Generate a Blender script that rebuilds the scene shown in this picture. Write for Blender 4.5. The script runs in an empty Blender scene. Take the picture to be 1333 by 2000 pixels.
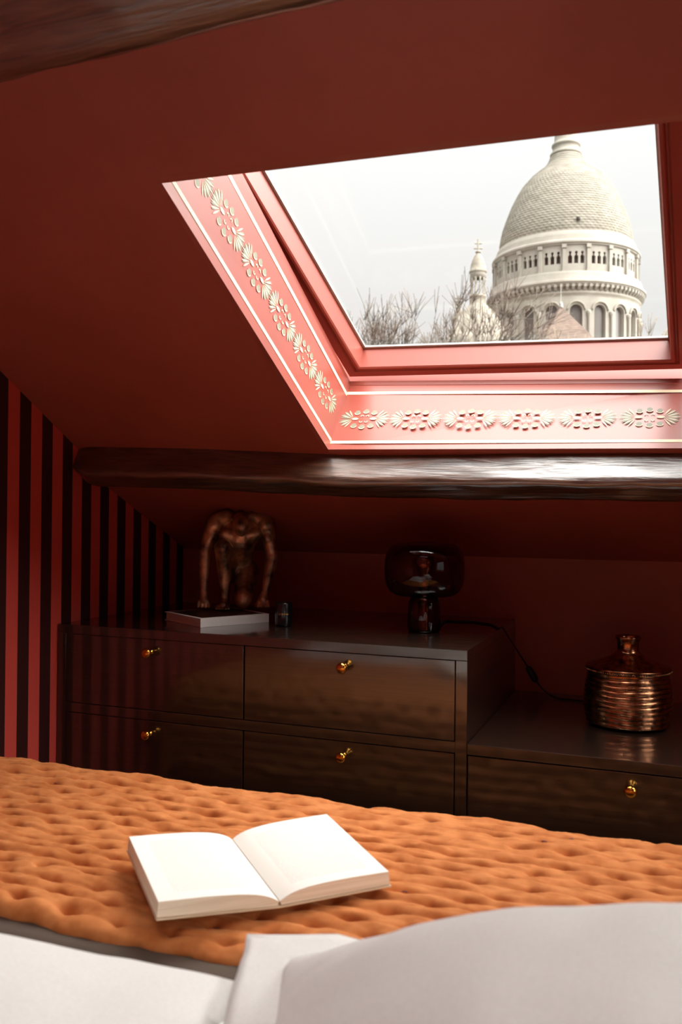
import bpy, bmesh, math, random
import numpy as np
from mathutils import Vector, Matrix, noise as mnoise

random.seed(7)
SC = bpy.context.scene
COL = SC.collection
ZT = 0.84                                   # height of the dresser top above the floor

# ------------------------------------------------------------------ camera
F_PX, YAW, PIT, ROL = 1707.37, 0.3589, 0.0022, 0.0102
CAM = Vector((1.6495, -2.0728, 0.325 + ZT))
def cam_axes():
    f = Vector((-math.sin(YAW)*math.cos(PIT), math.cos(YAW)*math.cos(PIT), math.sin(PIT)))
    r = Vector((math.cos(YAW), math.sin(YAW), 0)); u = r.cross(f)
    c, s = math.cos(ROL), math.sin(ROL)
    return c*r + s*u, -s*r + c*u, f
CR, CU, CF = cam_axes()
cd = bpy.data.cameras.new('camera'); cam = bpy.data.objects.new('camera', cd); COL.objects.link(cam)
M = Matrix((CR, CU, -CF)).transposed().to_4x4(); M.translation = CAM
cam.matrix_world = M
cd.sensor_fit = 'VERTICAL'; cd.sensor_height = 36; cd.sensor_width = 24; cd.lens = F_PX*36/2000
cd.clip_start = 0.05; cd.clip_end = 600
cd.dof.use_dof = True; cd.dof.focus_distance = 2.75; cd.dof.aperture_fstop = 5.6
SC.camera = cam

# ------------------------------------------------------------------ world: overcast sky, brighter towards the zenith
SKY_Z, SUN_E = 1.9, 21.0
w = bpy.data.worlds.new('overcast'); SC.world = w; w.use_nodes = True
nt = w.node_tree; nt.nodes.clear()
tc = nt.nodes.new('ShaderNodeTexCoord'); sep = nt.nodes.new('ShaderNodeSeparateXYZ')
mx = nt.nodes.new('ShaderNodeMath'); mx.operation = 'MAXIMUM'; mx.inputs[1].default_value = 0.0
ma = nt.nodes.new('ShaderNodeMath'); ma.operation = 'MULTIPLY_ADD'; ma.inputs[1].default_value = 2*SKY_Z/3; ma.inputs[2].default_value = SKY_Z/3
bg = nt.nodes.new('ShaderNodeBackground'); bg.inputs[0].default_value = (1.0, 0.995, 0.98, 1)
ow = nt.nodes.new('ShaderNodeOutputWorld')
nt.links.new(tc.outputs['Generated'], sep.inputs[0]); nt.links.new(sep.outputs[2], mx.inputs[0])
nt.links.new(mx.outputs[0], ma.inputs[0]); nt.links.new(ma.outputs[0], bg.inputs[1]); nt.links.new(bg.outputs[0], ow.inputs[0])

# the sun behind thin cloud: a broad soft glow, high and a little to the right
sl = bpy.data.lights.new('sun', 'SUN'); sl.energy = SUN_E; sl.angle = math.radians(100); sl.color = (1, 0.97, 0.92)
so = bpy.data.objects.new('sun', sl); COL.objects.link(so)
so.rotation_euler = Vector((0.55, 0.08, 0.83)).to_track_quat('Z', 'Y').to_euler()
so.location = (3, 3, 9)

vs = SC.view_settings
vs.view_transform = 'Standard'; vs.look = 'None'; vs.gamma = 1.0; vs.use_curve_mapping = False
vs.exposure = 0.0
SC.cycles.use_denoising = True
SC.cycles.max_bounces = 10; SC.cycles.diffuse_bounces = 6; SC.cycles.transparent_max_bounces = 16
SC.cycles.sample_clamp_indirect = 6.0
SC.cycles.caustics_reflective = False; SC.cycles.caustics_refractive = False

# ------------------------------------------------------------------ pixel -> place
def ray(q):
    return CF + CR*((q[0]-667)/F_PX) - CU*((q[1]-1000)/F_PX)
def hit(q, n, d):
    v = ray(q); t = (d - CAM.dot(n))/v.dot(n); return CAM + v*t
RN = Vector((0, .4861, .8739)); RS = Vector((0, .8739, -.4861)); RO = Vector((0, 0, .5591 + ZT))
def RP(x, s, h=0.0):                         # a place given along the roof: across, down the slope, outwards
    return Vector((x, 0, 0)) + RO + RS*s + RN*h

# ------------------------------------------------------------------ materials
def lin(c):
    return tuple((v/255/12.92 if v/255 <= .04045 else ((v/255+.055)/1.055)**2.4) for v in c) + (1,)
MATS = {}
class NT:
    def __init__(s, m): s.t = m.node_tree; s.b = s.t.nodes['Principled BSDF']
    def n(s, typ, **kw):
        x = s.t.nodes.new(typ)
        for k, v in kw.items():
            if k.startswith('i_'):
                key = k[2:]; key = int(key) if key.isdigit() else key
                x.inputs[key].default_value = v
            else: setattr(x, k, v)
        return x
    def l(s, a, b): s.t.links.new(a, b)
def mat(name, col, rough=.5, metal=0, spec=.5, coat=0, coat_r=.1, sheen=0, sss=0):
    m = bpy.data.materials.new(name); m.use_nodes = True; t = NT(m); b = t.b
    b.inputs['Base Color'].default_value = col if len(col) == 4 else lin(col)
    b.inputs['Roughness'].default_value = rough; b.inputs['Metallic'].default_value = metal
    b.inputs['Specular IOR Level'].default_value = spec
    b.inputs['Coat Weight'].default_value = coat; b.inputs['Coat Roughness'].default_value = coat_r
    b.inputs['Sheen Weight'].default_value = sheen
    MATS[name] = m
    return m, t
def noisy(t, col_a, col_b, scale=(1, 1, 1), nscale=8, detail=6, bump=0.0, bdist=.002, lo=.35, hi=.65, rough=None, distort=0, coatbump=0):
    tcx = t.n('ShaderNodeTexCoord'); mp = t.n('ShaderNodeMapping'); mp.inputs['Scale'].default_value = scale
    nz = t.n('ShaderNodeTexNoise'); nz.inputs['Scale'].default_value = nscale; nz.inputs['Detail'].default_value = detail
    nz.inputs['Distortion'].default_value = distort
    cr = t.n('ShaderNodeValToRGB'); cr.color_ramp.elements[0].position = lo; cr.color_ramp.elements[1].position = hi
    cr.color_ramp.elements[0].color = col_a if len(col_a) == 4 else lin(col_a)
    cr.color_ramp.elements[1].color = col_b if len(col_b) == 4 else lin(col_b)
    t.l(tcx.outputs['Object'], mp.inputs[0]); t.l(mp.outputs[0], nz.inputs[0]); t.l(nz.outputs[0], cr.inputs[0])
    t.l(cr.outputs[0], t.b.inputs['Base Color'])
    if bump:
        bp = t.n('ShaderNodeBump'); bp.inputs['Strength'].default_value = bump; bp.inputs['Distance'].default_value = bdist
        t.l(nz.outputs[0], bp.inputs['Height']); t.l(bp.outputs[0], t.b.inputs['Normal'])
        if coatbump:
            b2 = t.n('ShaderNodeBump'); b2.inputs['Strength'].default_value = coatbump; b2.inputs['Distance'].default_value = bdist
            t.l(nz.outputs[0], b2.inputs['Height']); t.l(b2.outputs[0], t.b.inputs['Coat Normal'])
    if rough:
        mr = t.n('ShaderNodeMapRange'); mr.inputs[3].default_value = rough[0]; mr.inputs[4].default_value = rough[1]
        t.l(nz.outputs[0], mr.inputs[0]); t.l(mr.outputs[0], t.b.inputs['Roughness'])
    return nz

m, t = mat('red_paint', (158, 76, 62), .55, spec=.35); noisy(t, (153, 73, 59), (163, 79, 65), nscale=3, bump=.04, bdist=.001)
m, t = mat('satin_red', (154, 74, 62), .33, spec=.5, coat=.12, coat_r=.3); noisy(t, (150, 72, 60), (158, 77, 64), nscale=5, bump=.03, bdist=.001)
m, t = mat('cream_line', (246, 228, 190), .5)
m, t = mat('cream_motif', (216, 194, 166), .5)
m, t = mat('green_motif', (124, 126, 106), .5)
m, t = mat('gasket', (178, 184, 182), .4)
m, t = mat('dark_wood', (46, 31, 24), .22, spec=.5, coat=1, coat_r=.09)
noisy(t, (34, 23, 18), (48, 33, 25), scale=(1.2, 60, 60), nscale=6, detail=8, bump=.05, bdist=.0005, rough=(.25, .36)); t.b.inputs['Coat IOR'].default_value = 1.75
m, t = mat('dark_wood_upright', (46, 31, 24), .25, spec=.5, coat=1, coat_r=.09)
noisy(t, (34, 23, 18), (48, 33, 25), scale=(60, 60, 1.2), nscale=6, detail=8, bump=.05, bdist=.0005, rough=(.25, .36)); t.b.inputs['Coat IOR'].default_value = 1.75
m, t = mat('joint_dark', (14, 9, 7), .6)
m, t = mat('old_beam', (70, 48, 36), .4, spec=.8, coat=1, coat_r=.22); t.b.inputs['Coat IOR'].default_value = 1.9
noisy(t, (38, 24, 18), (104, 70, 48), scale=(1.3, 16, 16), nscale=6, detail=10, bump=.5, bdist=.004, lo=.3, hi=.72, rough=(.25, .5), distort=.6, coatbump=.35)
m, t = mat('brass', (226, 160, 70), .18, metal=1)
m, t = mat('bronze', (86, 56, 40), .3, metal=.6, coat=.5, coat_r=.2)
noisy(t, (70, 50, 38), (216, 158, 116), nscale=22, detail=5, bump=.25, bdist=.002, lo=.35, hi=.68, rough=(.25, .5))
m, t = mat('copper', (160, 104, 72), .24, metal=1)
noisy(t, (112, 74, 52), (196, 136, 98), scale=(1, 1, 1), nscale=60, detail=4, bump=.35, bdist=.0015, rough=(.12, .28))
m, t = mat('white_book', (232, 226, 222), .35)
m, t = mat('paper', (240, 234, 224), .7)
m, t = mat('paper_edge', (226, 206, 180), .8); noisy(t, (214, 190, 162), (236, 220, 198), scale=(1, 1, 220), nscale=6, detail=2)
m, t = mat('book_cover', (205, 180, 150), .6)
m, t = mat('near_black', (34, 24, 20), .3)
m, t = mat('black_glass', (18, 19, 20), .22, coat=.4)
m, t = mat('gold_print', (214, 160, 84), .3, metal=.8)
m, t = mat('linen', (240, 240, 238), .85, sheen=.2); noisy(t, (237, 237, 235), (243, 243, 241), nscale=300, detail=2, bump=.06, bdist=.0005)
m, t = mat('mattress_grey', (120, 112, 104), .85)
m, t = mat('velvet', (196, 118, 62), .8, spec=.2, sheen=.5)
t.b.inputs['Sheen Tint'].default_value = lin((255, 190, 130)); t.b.inputs['Sheen Roughness'].default_value = .4
noisy(t, (176, 100, 50), (204, 128, 74), nscale=28, detail=6, bump=.25, bdist=.002)
m, t = mat('taupe_matte', (84, 70, 60), .9)
m, t = mat('stitch_thread', (120, 92, 96), .8)
m, t = mat('floor_wood', (92, 62, 42), .45); noisy(t, (78, 52, 34), (108, 74, 50), scale=(1, 12, 1), nscale=4, bump=.1)
m, t = mat('cable_black', (14, 13, 13), .5)
m, t = mat('stone', (214, 206, 190), .85)
nz = noisy(t, (140, 134, 122), (160, 155, 145), nscale=.9, detail=8, bump=.2, bdist=.06, lo=.3, hi=.7)
m, t = mat('stone_pale', (226, 219, 206), .85); noisy(t, (150, 145, 135), (165, 160, 152), nscale=.7, detail=8, lo=.3, hi=.7)
m, t = mat('dome_stone', (190, 182, 164), .85); noisy(t, (126, 120, 108), (150, 144, 132), scale=(1, 1, 2.2), nscale=1.1, detail=9, bump=.3, bdist=.08, lo=.32, hi=.68)
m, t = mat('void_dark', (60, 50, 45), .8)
m, t = mat('arch_glass', (96, 92, 88), .3)
m, t = mat('roof_tile', (140, 116, 100), .8); noisy(t, (80, 66, 58), (116, 98, 86), scale=(1, 1, 4), nscale=2.2, detail=6, lo=.3, hi=.7)
m, t = mat('lead', (150, 146, 140), .5, metal=.3)
m, t = mat('bark', (112, 98, 84), .9); noisy(t, (84, 78, 70), (108, 98, 88), nscale=1.5)
m, t = mat('bark_ochre', (150, 128, 96), .9); noisy(t, (118, 104, 82), (146, 128, 102), nscale=1.5)
m, t = mat('town_ground', (110, 108, 102), .9); noisy(t, (96, 94, 88), (122, 118, 110), nscale=.2)
m, t = mat('metal_dark', (50, 42, 38), .3, metal=.9)
m, t = mat('lamp_metal', (190, 150, 120), .22, metal=1)

def glass_mat(name, tint, refl_r=.02, ior=1.45):
    m = bpy.data.materials.new(name); m.use_nodes = True; tr = m.node_tree; tr.nodes.clear()
    o = tr.nodes.new('ShaderNodeOutputMaterial'); mxs = tr.nodes.new('ShaderNodeMixShader')
    a = tr.nodes.new('ShaderNodeBsdfTransparent'); a.inputs[0].default_value = tint
    g = tr.nodes.new('ShaderNodeBsdfGlossy'); g.inputs['Roughness'].default_value = refl_r
    f = tr.nodes.new('ShaderNodeFresnel')              # thin pane: both faces reflect as seen from the air side
    ge = tr.nodes.new('ShaderNodeNewGeometry'); ex = tr.nodes.new('ShaderNodeMapRange'); ex.inputs[3].default_value = ior; ex.inputs[4].default_value = 1/ior
    tr.links.new(ge.outputs['Backfacing'], ex.inputs[0]); tr.links.new(ex.outputs[0], f.inputs[0])
    tr.links.new(f.outputs[0], mxs.inputs[0]); tr.links.new(a.outputs[0], mxs.inputs[1]); tr.links.new(g.outputs[0], mxs.inputs[2])
    tr.links.new(mxs.outputs[0], o.inputs[0]); MATS[name] = m
glass_mat('window_glass', (.97, .975, .97, 1), 0.0, 1.25)
glass_mat('smoked_glass', (.42, .25, .22, 1), .03, 1.5)

# wallpaper: upright red and near-black stripes of equal width
m, t = mat('striped_paper', (170, 50, 46), .5, spec=.4)
tcx = t.n('ShaderNodeTexCoord'); sx = t.n('ShaderNodeSeparateXYZ'); t.l(tcx.outputs['Object'], sx.inputs[0])
a = t.n('ShaderNodeMath', operation='ADD'); a.inputs[1].default_value = .2072 + .0904*60
b_ = t.n('ShaderNodeMath', operation='DIVIDE'); b_.inputs[1].default_value = .0904
c_ = t.n('ShaderNodeMath', operation='FRACT'); d_ = t.n('ShaderNodeMath', operation='LESS_THAN'); d_.inputs[1].default_value = .5
mixc = t.n('ShaderNodeMix', data_type='RGBA'); mixc.inputs[6].default_value = lin((52, 16, 14)); mixc.inputs[7].default_value = lin((206, 76, 66))
t.l(sx.outputs[1], a.inputs[0]); t.l(a.outputs[0], b_.inputs[0]); t.l(b_.outputs[0], c_.inputs[0]); t.l(c_.outputs[0], d_.inputs[0])
t.l(d_.outputs[0], mixc.inputs[0]); t.l(mixc.outputs[2], t.b.inputs['Base Color'])

# printed page: rows of faint grey words inside the margins
m, t = mat('printed_page', (240, 236, 229), .7)
tcx = t.n('ShaderNodeTexCoord'); sx = t.n('ShaderNodeSeparateXYZ'); t.l(tcx.outputs['UV'], sx.inputs[0])
def mth(op, a, b=None, c=None):
    n_ = t.n('ShaderNodeMath', operation=op)
    for i, v in enumerate((a, b, c)):
        if v is None: continue
        if isinstance(v, (int, float)): n_.inputs[i].default_value = v
        else: t.l(v, n_.inputs[i])
    return n_.outputs[0]
U, V = sx.outputs[0], sx.outputs[1]
rows = mth('LESS_THAN', mth('FRACT', mth('MULTIPLY', V, 40)), .5)
inu = mth('MULTIPLY', mth('GREATER_THAN', U, .15), mth('LESS_THAN', U, .86)); inv = mth('MULTIPLY', mth('GREATER_THAN', V, .1), mth('LESS_THAN', V, .9))
cb = t.n('ShaderNodeCombineXYZ'); t.l(mth('MULTIPLY', U, 60), cb.inputs[0]); t.l(mth('FLOOR', mth('MULTIPLY', V, 40)), cb.inputs[1])
nzp = t.n('ShaderNodeTexNoise'); nzp.inputs['Scale'].default_value = 1.0; t.l(cb.outputs[0], nzp.inputs[0])
word = mth('GREATER_THAN', nzp.outputs[0], .42)
msk = mth('MULTIPLY', mth('MULTIPLY', rows, word), mth('MULTIPLY', inu, inv))
mixp = t.n('ShaderNodeMix', data_type='RGBA'); mixp.inputs[6].default_value = lin((242, 238, 231)); mixp.inputs[7].default_value = lin((222, 218, 211))
t.l(msk, mixp.inputs[0]); t.l(mixp.outputs[2], t.b.inputs['Base Color'])

# ------------------------------------------------------------------ mesh helpers
def mk(name, verts, faces, matn, parent=None, smooth=False, uvs=None):
    me = bpy.data.meshes.new(name); me.from_pydata([tuple(v) for v in verts], [], faces); me.validate(); me.update()
    if smooth: me.polygons.foreach_set('use_smooth', [True]*len(me.polygons))
    me.materials.append(MATS[matn])
    if uvs is not None:
        ul = me.uv_layers.new()
        for lp in me.loops: ul.data[lp.index].uv = uvs[lp.vertex_index]
    o = bpy.data.objects.new(name, me); COL.objects.link(o)
    if parent: o.parent = parent
    return o
def from_bm(name, bm, matn, parent=None, smooth=False):
    bmesh.ops.recalc_face_normals(bm, faces=bm.faces)
    me = bpy.data.meshes.new(name); bm.to_mesh(me); bm.free()
    if smooth: me.polygons.foreach_set('use_smooth', [True]*len(me.polygons))
    me.materials.append(MATS[matn]); o = bpy.data.objects.new(name, me); COL.objects.link(o)
    if parent: o.parent = parent
    return o
def empty(name, loc=(0, 0, 0), rz=0):
    o = bpy.data.objects.new(name, None); o.empty_display_size = .05; COL.objects.link(o)
    o.location = loc; o.rotation_euler = (0, 0, rz); return o
def tag(o, label, cat=None, group=None, kind=None):
    o['label'] = label
    if cat: o['category'] = cat
    if group: o['group'] = group
    if kind: o['kind'] = kind
    return o
def bx(bm, x0, x1, y0, y1, z0, z1, bev=0, seg=2):
    r = bmesh.ops.create_cube(bm, size=1); vs_ = r['verts']
    for v in vs_:
        v.co = Vector(((x0+x1)/2 + v.co.x*(x1-x0), (y0+y1)/2 + v.co.y*(y1-y0), (z0+z1)/2 + v.co.z*(z1-z0)))
    if bev:
        es = list({e for v in vs_ for e in v.link_edges})
        bmesh.ops.bevel(bm, geom=es, offset=bev, segments=seg, affect='EDGES', profile=.5)
def box(name, x0, x1, y0, y1, z0, z1, matn, parent=None, bev=.002, seg=2):
    bm = bmesh.new(); bx(bm, x0, x1, y0, y1, z0, z1, bev, seg); return from_bm(name, bm, matn, parent)
def lathe_data(prof, n=48, c=(0, 0, 0), cap=True):
    vs_, fs = [], []
    for r, z in prof:
        for i in range(n):
            a = 2*math.pi*i/n; vs_.append((c[0]+r*math.cos(a), c[1]+r*math.sin(a), c[2]+z))
    for j in range(len(prof)-1):
        for i in range(n):
            k = (i+1) % n; fs.append((j*n+i, j*n+k, (j+1)*n+k, (j+1)*n+i))
    if cap:
        fs.append(tuple(range(n))[::-1]); fs.append(tuple((len(prof)-1)*n + i for i in range(n)))
    return vs_, fs
def lathe(name, prof, matn, parent=None, n=48, c=(0, 0, 0), cap=True, smooth=True):
    v, f = lathe_data(prof, n, c, cap); return mk(name, v, f, matn, parent, smooth)
def tube_data(path, rad, n=8, closed=False):
    vs_, fs = [], []; P = [Vector(p) for p in path]; up = Vector((0, 0, 1)); m_ = len(P)
    prev = None
    for i, p in enumerate(P):
        d = (P[min(i+1, m_-1)] - P[max(i-1, 0)]).normalized()
        if prev is None: a = d.cross(up) if abs(d.dot(up)) < .95 else d.cross(Vector((1, 0, 0)))
        else: a = prev - d*prev.dot(d)
        a.normalize(); prev = a; b = d.cross(a)
        r = rad[i] if hasattr(rad, '__len__') else rad
        for k in range(n):
            t_ = 2*math.pi*k/n; vs_.append(p + a*(r*math.cos(t_)) + b*(r*math.sin(t_)))
    for i in range(m_-1):
        for k in range(n): fs.append((i*n+k, i*n+(k+1) % n, (i+1)*n+(k+1) % n, (i+1)*n+k))
    fs.append(tuple(range(n))[::-1]); fs.append(tuple((m_-1)*n+k for k in range(n)))
    return vs_, fs
def tube(name, path, rad, matn, parent=None, n=8):
    v, f = tube_data(path, rad, n); return mk(name, v, f, matn, parent, True)
def merge(lst):
    V_, F_ = [], []
    for v, f in lst:
        o = len(V_); V_ += list(v); F_ += [tuple(i+o for i in q) for q in f]
    return V_, F_
def fbm(x, y, z, o=3):
    return mnoise.fractal(Vector((x, y, z)), 1.0, 2.0, o)

# ------------------------------------------------------------------ the room
YB, XR, YR = .7108, 3.4, -3.0               # back wall, right wall, rear wall
def zu(y): return .5591 - .5563*y + ZT       # upper slope
def zl(y): return .5052 - .4401*y + ZT       # lower slope under the beam
YJ, YTOP = .20, -2.05
ZTOP = zu(YTOP)
def struct(o, label=None):
    o['kind'] = 'structure'
    if label: o['label'] = label
    return o
prof = [(YB, 0), (YB, zl(YB)), (YJ, zl(YJ)), (YJ, zu(YJ)), (YTOP, ZTOP), (YR, ZTOP), (YR, 0)]
struct(mk('floor', [(0, YR, 0), (XR, YR, 0), (XR, YB, 0), (0, YB, 0)], [(0, 1, 2, 3)], 'floor_wood'), 'brown boarded floor')
struct(mk('wall_left', [(0, y, z) for y, z in prof], [tuple(range(len(prof)))], 'striped_paper'), 'wall papered in upright red and near-black stripes')
GW = (-1.9, -.6, .88, 1.56)                  # unseen gable window added to the right-hand wall for more daylight
struct(mk('wall_back', [(0, YB, 0), (XR, YB, 0), (XR, YB, zl(YB)), (0, YB, zl(YB))], [(0, 1, 2, 3)], 'red_paint'), 'low dark red wall behind the dresser')
def holed(outer, holes, fn):
    """flat polygon with holes, mapped by fn(u, v)"""
    bm = bmesh.new(); es = []
    for lp in [outer] + holes:
        vv = [bm.verts.new((p[0], p[1], 0)) for p in lp]
        es += [bm.edges.new((vv[i], vv[(i+1) % len(vv)])) for i in range(len(vv))]
    bmesh.ops.triangle_fill(bm, edges=es, use_beauty=True, use_dissolve=False)
    for v in bm.verts: v.co = fn(v.co.x, v.co.y)
    return bm
struct(from_bm('wall_right', holed(prof, [[(GW[0], GW[2]), (GW[1], GW[2]), (GW[1], GW[3]), (GW[0], GW[3])]], lambda u, v: Vector((XR, u, v))), 'red_paint'), 'plain red gable wall with an added low window')
RW = (1.0, 2.4, -2.85, -2.2)                 # unseen rooflight added over the bed head to brighten the room
struct(mk('wall_rear', [(0, YR, 0), (XR, YR, 0), (XR, YR, ZTOP), (0, YR, ZTOP)], [(0, 1, 2, 3)], 'red_paint'), 'plain red wall behind the bed head')
# skylight openings in the upper slope: (across, down the slope)
OPEN = [(.7636, -.7726), (.7917, .1263), (1.715, .1483), (1.69, -.751)]
OPEN2 = [(2.15, -.76), (2.15, .14), (3.1, .14), (3.1, -.76)]  # opening of the added second skylight, unseen, for extra fill
S0, S1 = YJ/.8739, YTOP/.8739
def s_of(y): return (y)/.8739
struct(from_bm('ceiling', holed([(0, S1), (XR, S1), (XR, S0), (0, S0)], [OPEN, OPEN2], lambda u, v: RP(u, v)), 'red_paint'), 'red painted sloping ceiling with the skylight in it')
struct(mk('ceiling_low', [(0, YJ, zl(YJ)), (XR, YJ, zl(YJ)), (XR, YB, zl(YB)), (0, YB, zl(YB)), (0, YJ, zu(YJ)), (XR, YJ, zu(YJ))],
   [(0, 1, 2, 3), (0, 4, 5, 1)], 'red_paint'), 'dark red sloping ceiling below the old beam')
struct(from_bm('ceiling_flat', holed([(0, YR), (XR, YR), (XR, YTOP), (0, YTOP)], [[(RW[0], RW[2]), (RW[1], RW[2]), (RW[1], RW[3]), (RW[0], RW[3])]], lambda u, v: Vector((u, v, ZTOP))), 'red_paint'), 'flat red ceiling over the bed head')

# ------------------------------------------------------------------ skylight
win = struct(empty('window_1', RP(1.24, .13)), 'red framed skylight with stencilled lining')
WI = Matrix.Translation(-win.location)
def wv(P): return Vector(P) - win.location
HR = .25
OUT = [(.767, -.7726), (.7917, .176), (1.715, .230), (1.69, -.751)]           # the lining's outer edge at height HR
def quad(a, b, c, d): return [a, b, c, d]
def panel(name, i, j):
    p = [RP(*OPEN[i]), RP(*OPEN[j]), RP(*OUT[j], HR), RP(*OUT[i], HR)]
    out = ((p[0]-p[1]).cross(p[2]-p[1])).normalized()
    cen = RP(1.24, -.3, .12)
    if out.dot(cen - p[0]) > 0: out = -out
    vs_ = [wv(x) for x in p] + [wv(x + out*.012) for x in p]
    o = mk(name, vs_, [(0, 1, 2, 3), (7, 6, 5, 4), (0, 4, 5, 1), (1, 5, 6, 2), (2, 6, 7, 3), (3, 7, 4, 0)], 'satin_red', win)
    return o, p, -out
lin_left = panel('lining_panel', 0, 1); lin_bot = panel('lining_panel', 1, 2)
panel('lining_panel', 2, 3); panel('lining_panel', 3, 0)
def petal(L, W, n=7):
    """teardrop outline from the origin along +u"""
    top = [(L*k/n, W*.5*math.sin(math.pi*(k/n)**1.4)) for k in range(1, n)]
    return [(0, 0)] + top + [(L, 0)] + [(x, -y) for x, y in reversed(top)]
def xf(pts, a=0, o=(0, 0), m=1):
    c, s = math.cos(a), math.sin(a); return [(o[0] + m*(x*c - y*s), o[1] + x*s + y*c) for x, y in pts]
def motif_shapes():
    cream, green = [], []
    for m in (1, -1):
        cream.append(xf([(-.011, 0), (-.004, .0045), (.004, .0045), (.011, 0), (.004, -.0045), (-.004, -.0045)], 0, (m*.026, 0)))
        for k in range(7):
            a = math.radians(-60 + k*20)
            L = .030 + .008*math.cos(a)
            cream.append([(m*x, y) for x, y in xf(petal(L, .0044), a, (.036 - .004*abs(math.sin(a)), .006*math.sin(a)))])
            if k < 6:
                a2 = math.radians(-50 + k*20)
                green.append([(m*x, y) for x, y in xf(petal(L*.92, .0056), a2, (.037, .006*math.sin(a2)))])
        for n_ in (1, -1):
            # small curls in the middle
            arc = [(.0075 + .0048*math.cos(t_), .0105 + .0048*math.sin(t_)) for t_ in [math.radians(d) for d in range(-30, 200, 32)]]
            arc += [(.0075 + .0024*math.cos(t_), .0105 + .0024*math.sin(t_)) for t_ in [math.radians(d) for d in range(194, -31, -32)]]
            cream.append([(m*x, n_*y) for x, y in arc])
    for n_ in (1, -1):
        for dx, dy in ((-.024, .026), (0, .031), (.024, .026)):
            green.append(xf([(.0075*math.cos(t_), .0085*math.sin(t_)) for t_ in [k*math.pi/5 for k in range(10)]], 0, (dx, n_*dy)))
            arc = [(dx + .0095*math.cos(t_), n_*dy + .0105*math.sin(t_)) for t_ in [math.radians(d) for d in range(190, 351, 32)]]
            arc += [(dx + .0072*math.cos(t_), n_*dy + .008*math.sin(t_)) for t_ in [math.radians(d) for d in range(350, 189, -32)]]
            cream.append(arc)
    return cream, green
CREAM, GREEN = motif_shapes()
def on_panel(p, nrm, u, v, lift):            # u along the opening edge, v outwards, 0..1
    a = p[0].lerp(p[1], u); b = p[3].lerp(p[2], u); return a.lerp(b, v) + nrm*lift
def decorate(pan, centres, vc, scale=1.0, lines=((.085, .125), (.85, .895))):
    o, p, nrm = pan; L = (p[1]-p[0]).length; D = ((p[3]-p[0]).length + (p[2]-p[1]).length)/2
    for k, (v0, v1) in enumerate(lines):
        vv = [wv(on_panel(p, nrm, u, v, .0006)) for u in (0, 1) for v in (v0, v1)]
        mk('painted_line', vv, [(0, 2, 3, 1)], 'cream_line', o)
    for c in centres:
        par = None
        for shp, mt, lift in ((GREEN, 'green_motif', .0004), (CREAM, 'cream_motif', .0007)):
            V_, F_ = [], []
            for s in shp:
                q = [(c + x*scale/L, vc + y*scale/D) for x, y in s]
                if min(a for a, _ in q) < .002 or max(a for a, _ in q) > .998: continue
                base = len(V_); V_ += [wv(on_panel(p, nrm, a, b, lift)) for a, b in q]; F_.append(tuple(range(base, base+len(q))))
            if not V_: continue
            mk('stencil_leaves' if mt == 'green_motif' else 'stencil_petals', V_, F_, mt, o)
# bottom panel: motif centres measured along the sill; left panel: the same spacing running up the slope
decorate(lin_bot, [(x - .7917)/.923 for x in (.866, 1.010, 1.157, 1.304, 1.455, 1.603)], .46, 1.0)
decorate(lin_left, [.065 + .163*k for k in range(6)], .50, 1.04, lines=((.11, .15), (.83, .875)))

# sash: a moulded red frame, four mitred members, with the pane behind
def plane_sash(q, tilt=.02, h0=.29, s0=.15):
    n = (RN - RS*tilt).normalized(); P0 = RP(0, s0, h0); return hit(q, n, n.dot(P0)), n
def to_xsh(P):
    d = P - RO; return (P.x, d.dot(RS), d.dot(RN))
f_bl = to_xsh(plane_sash((703, 719))[0]); f_br = to_xsh(plane_sash((1311.5, 704.3))[0])
f_tl = to_xsh(plane_sash((478, 340))[0]); f_tr = to_xsh(plane_sash((1284, 242))[0])
def ext(a, b, s):                             # continue the line a->b to slope position s
    k = (s - a[1])/(b[1]-a[1]); return tuple(a[i] + (b[i]-a[i])*k for i in range(3))
SI = [ext(f_bl, f_tl, -.80), f_bl, f_br, ext(f_br, f_tr, -.78)]
SGN = [(-1, -1), (-1, 1), (1, 1), (1, -1)]
def sweep4(names, inner, prof, matn, parent):
    """prof: closed list of (a = outwards from the inner edge, c = height above the front)"""
    for i, nm in enumerate(names):
        j = (i+1) % 4; vs_ = []
        for k in (i, j):
            for a, c in prof:
                vs_.append(wv(RP(inner[k][0] + SGN[k][0]*a, inner[k][1] + SGN[k][1]*a, inner[k][2] + c)))
        m_ = len(prof)
        fs = [(q, (q+1) % m_, m_ + (q+1) % m_, m_ + q) for q in range(m_)] + [tuple(range(m_))[::-1], tuple(range(m_, 2*m_))]
        bm = bmesh.new(); bv = [bm.verts.new(v) for v in vs_]
        for f in fs: bm.faces.new([bv[x] for x in f])
        from_bm(nm, bm, matn, parent)
sash = empty('sash'); sash.parent = win
sweep4(['sash_stile', 'sash_rail', 'sash_stile', 'sash_rail'], SI,
       [(0, .082), (0, .004), (.003, 0), (.009, 0), (.012, .004), (.014, .010), (.018, .010), (.022, .004), (.044, .006), (.047, .012), (.047, .082)], 'satin_red', sash)
sweep4(['glazing_seal']*4, [(x + (.0 if i < 2 else 0), s, h + .07) for i, (x, s, h) in enumerate(SI)],
       [(-.007, .0), (-.007, .006), (.004, .006), (.004, 0)], 'gasket', sash)
pane = [wv(RP(x + SGN[i][0]*.01, s + SGN[i][1]*.01, h + .078)) for i, (x, s, h) in enumerate(SI)]
pane += [v + RN*.004 for v in pane]
mk('pane', pane, [(0, 1, 2, 3), (7, 6, 5, 4), (0, 4, 5, 1), (1, 5, 6, 2), (2, 6, 7, 3), (3, 7, 4, 0)], 'window_glass', sash)
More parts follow.
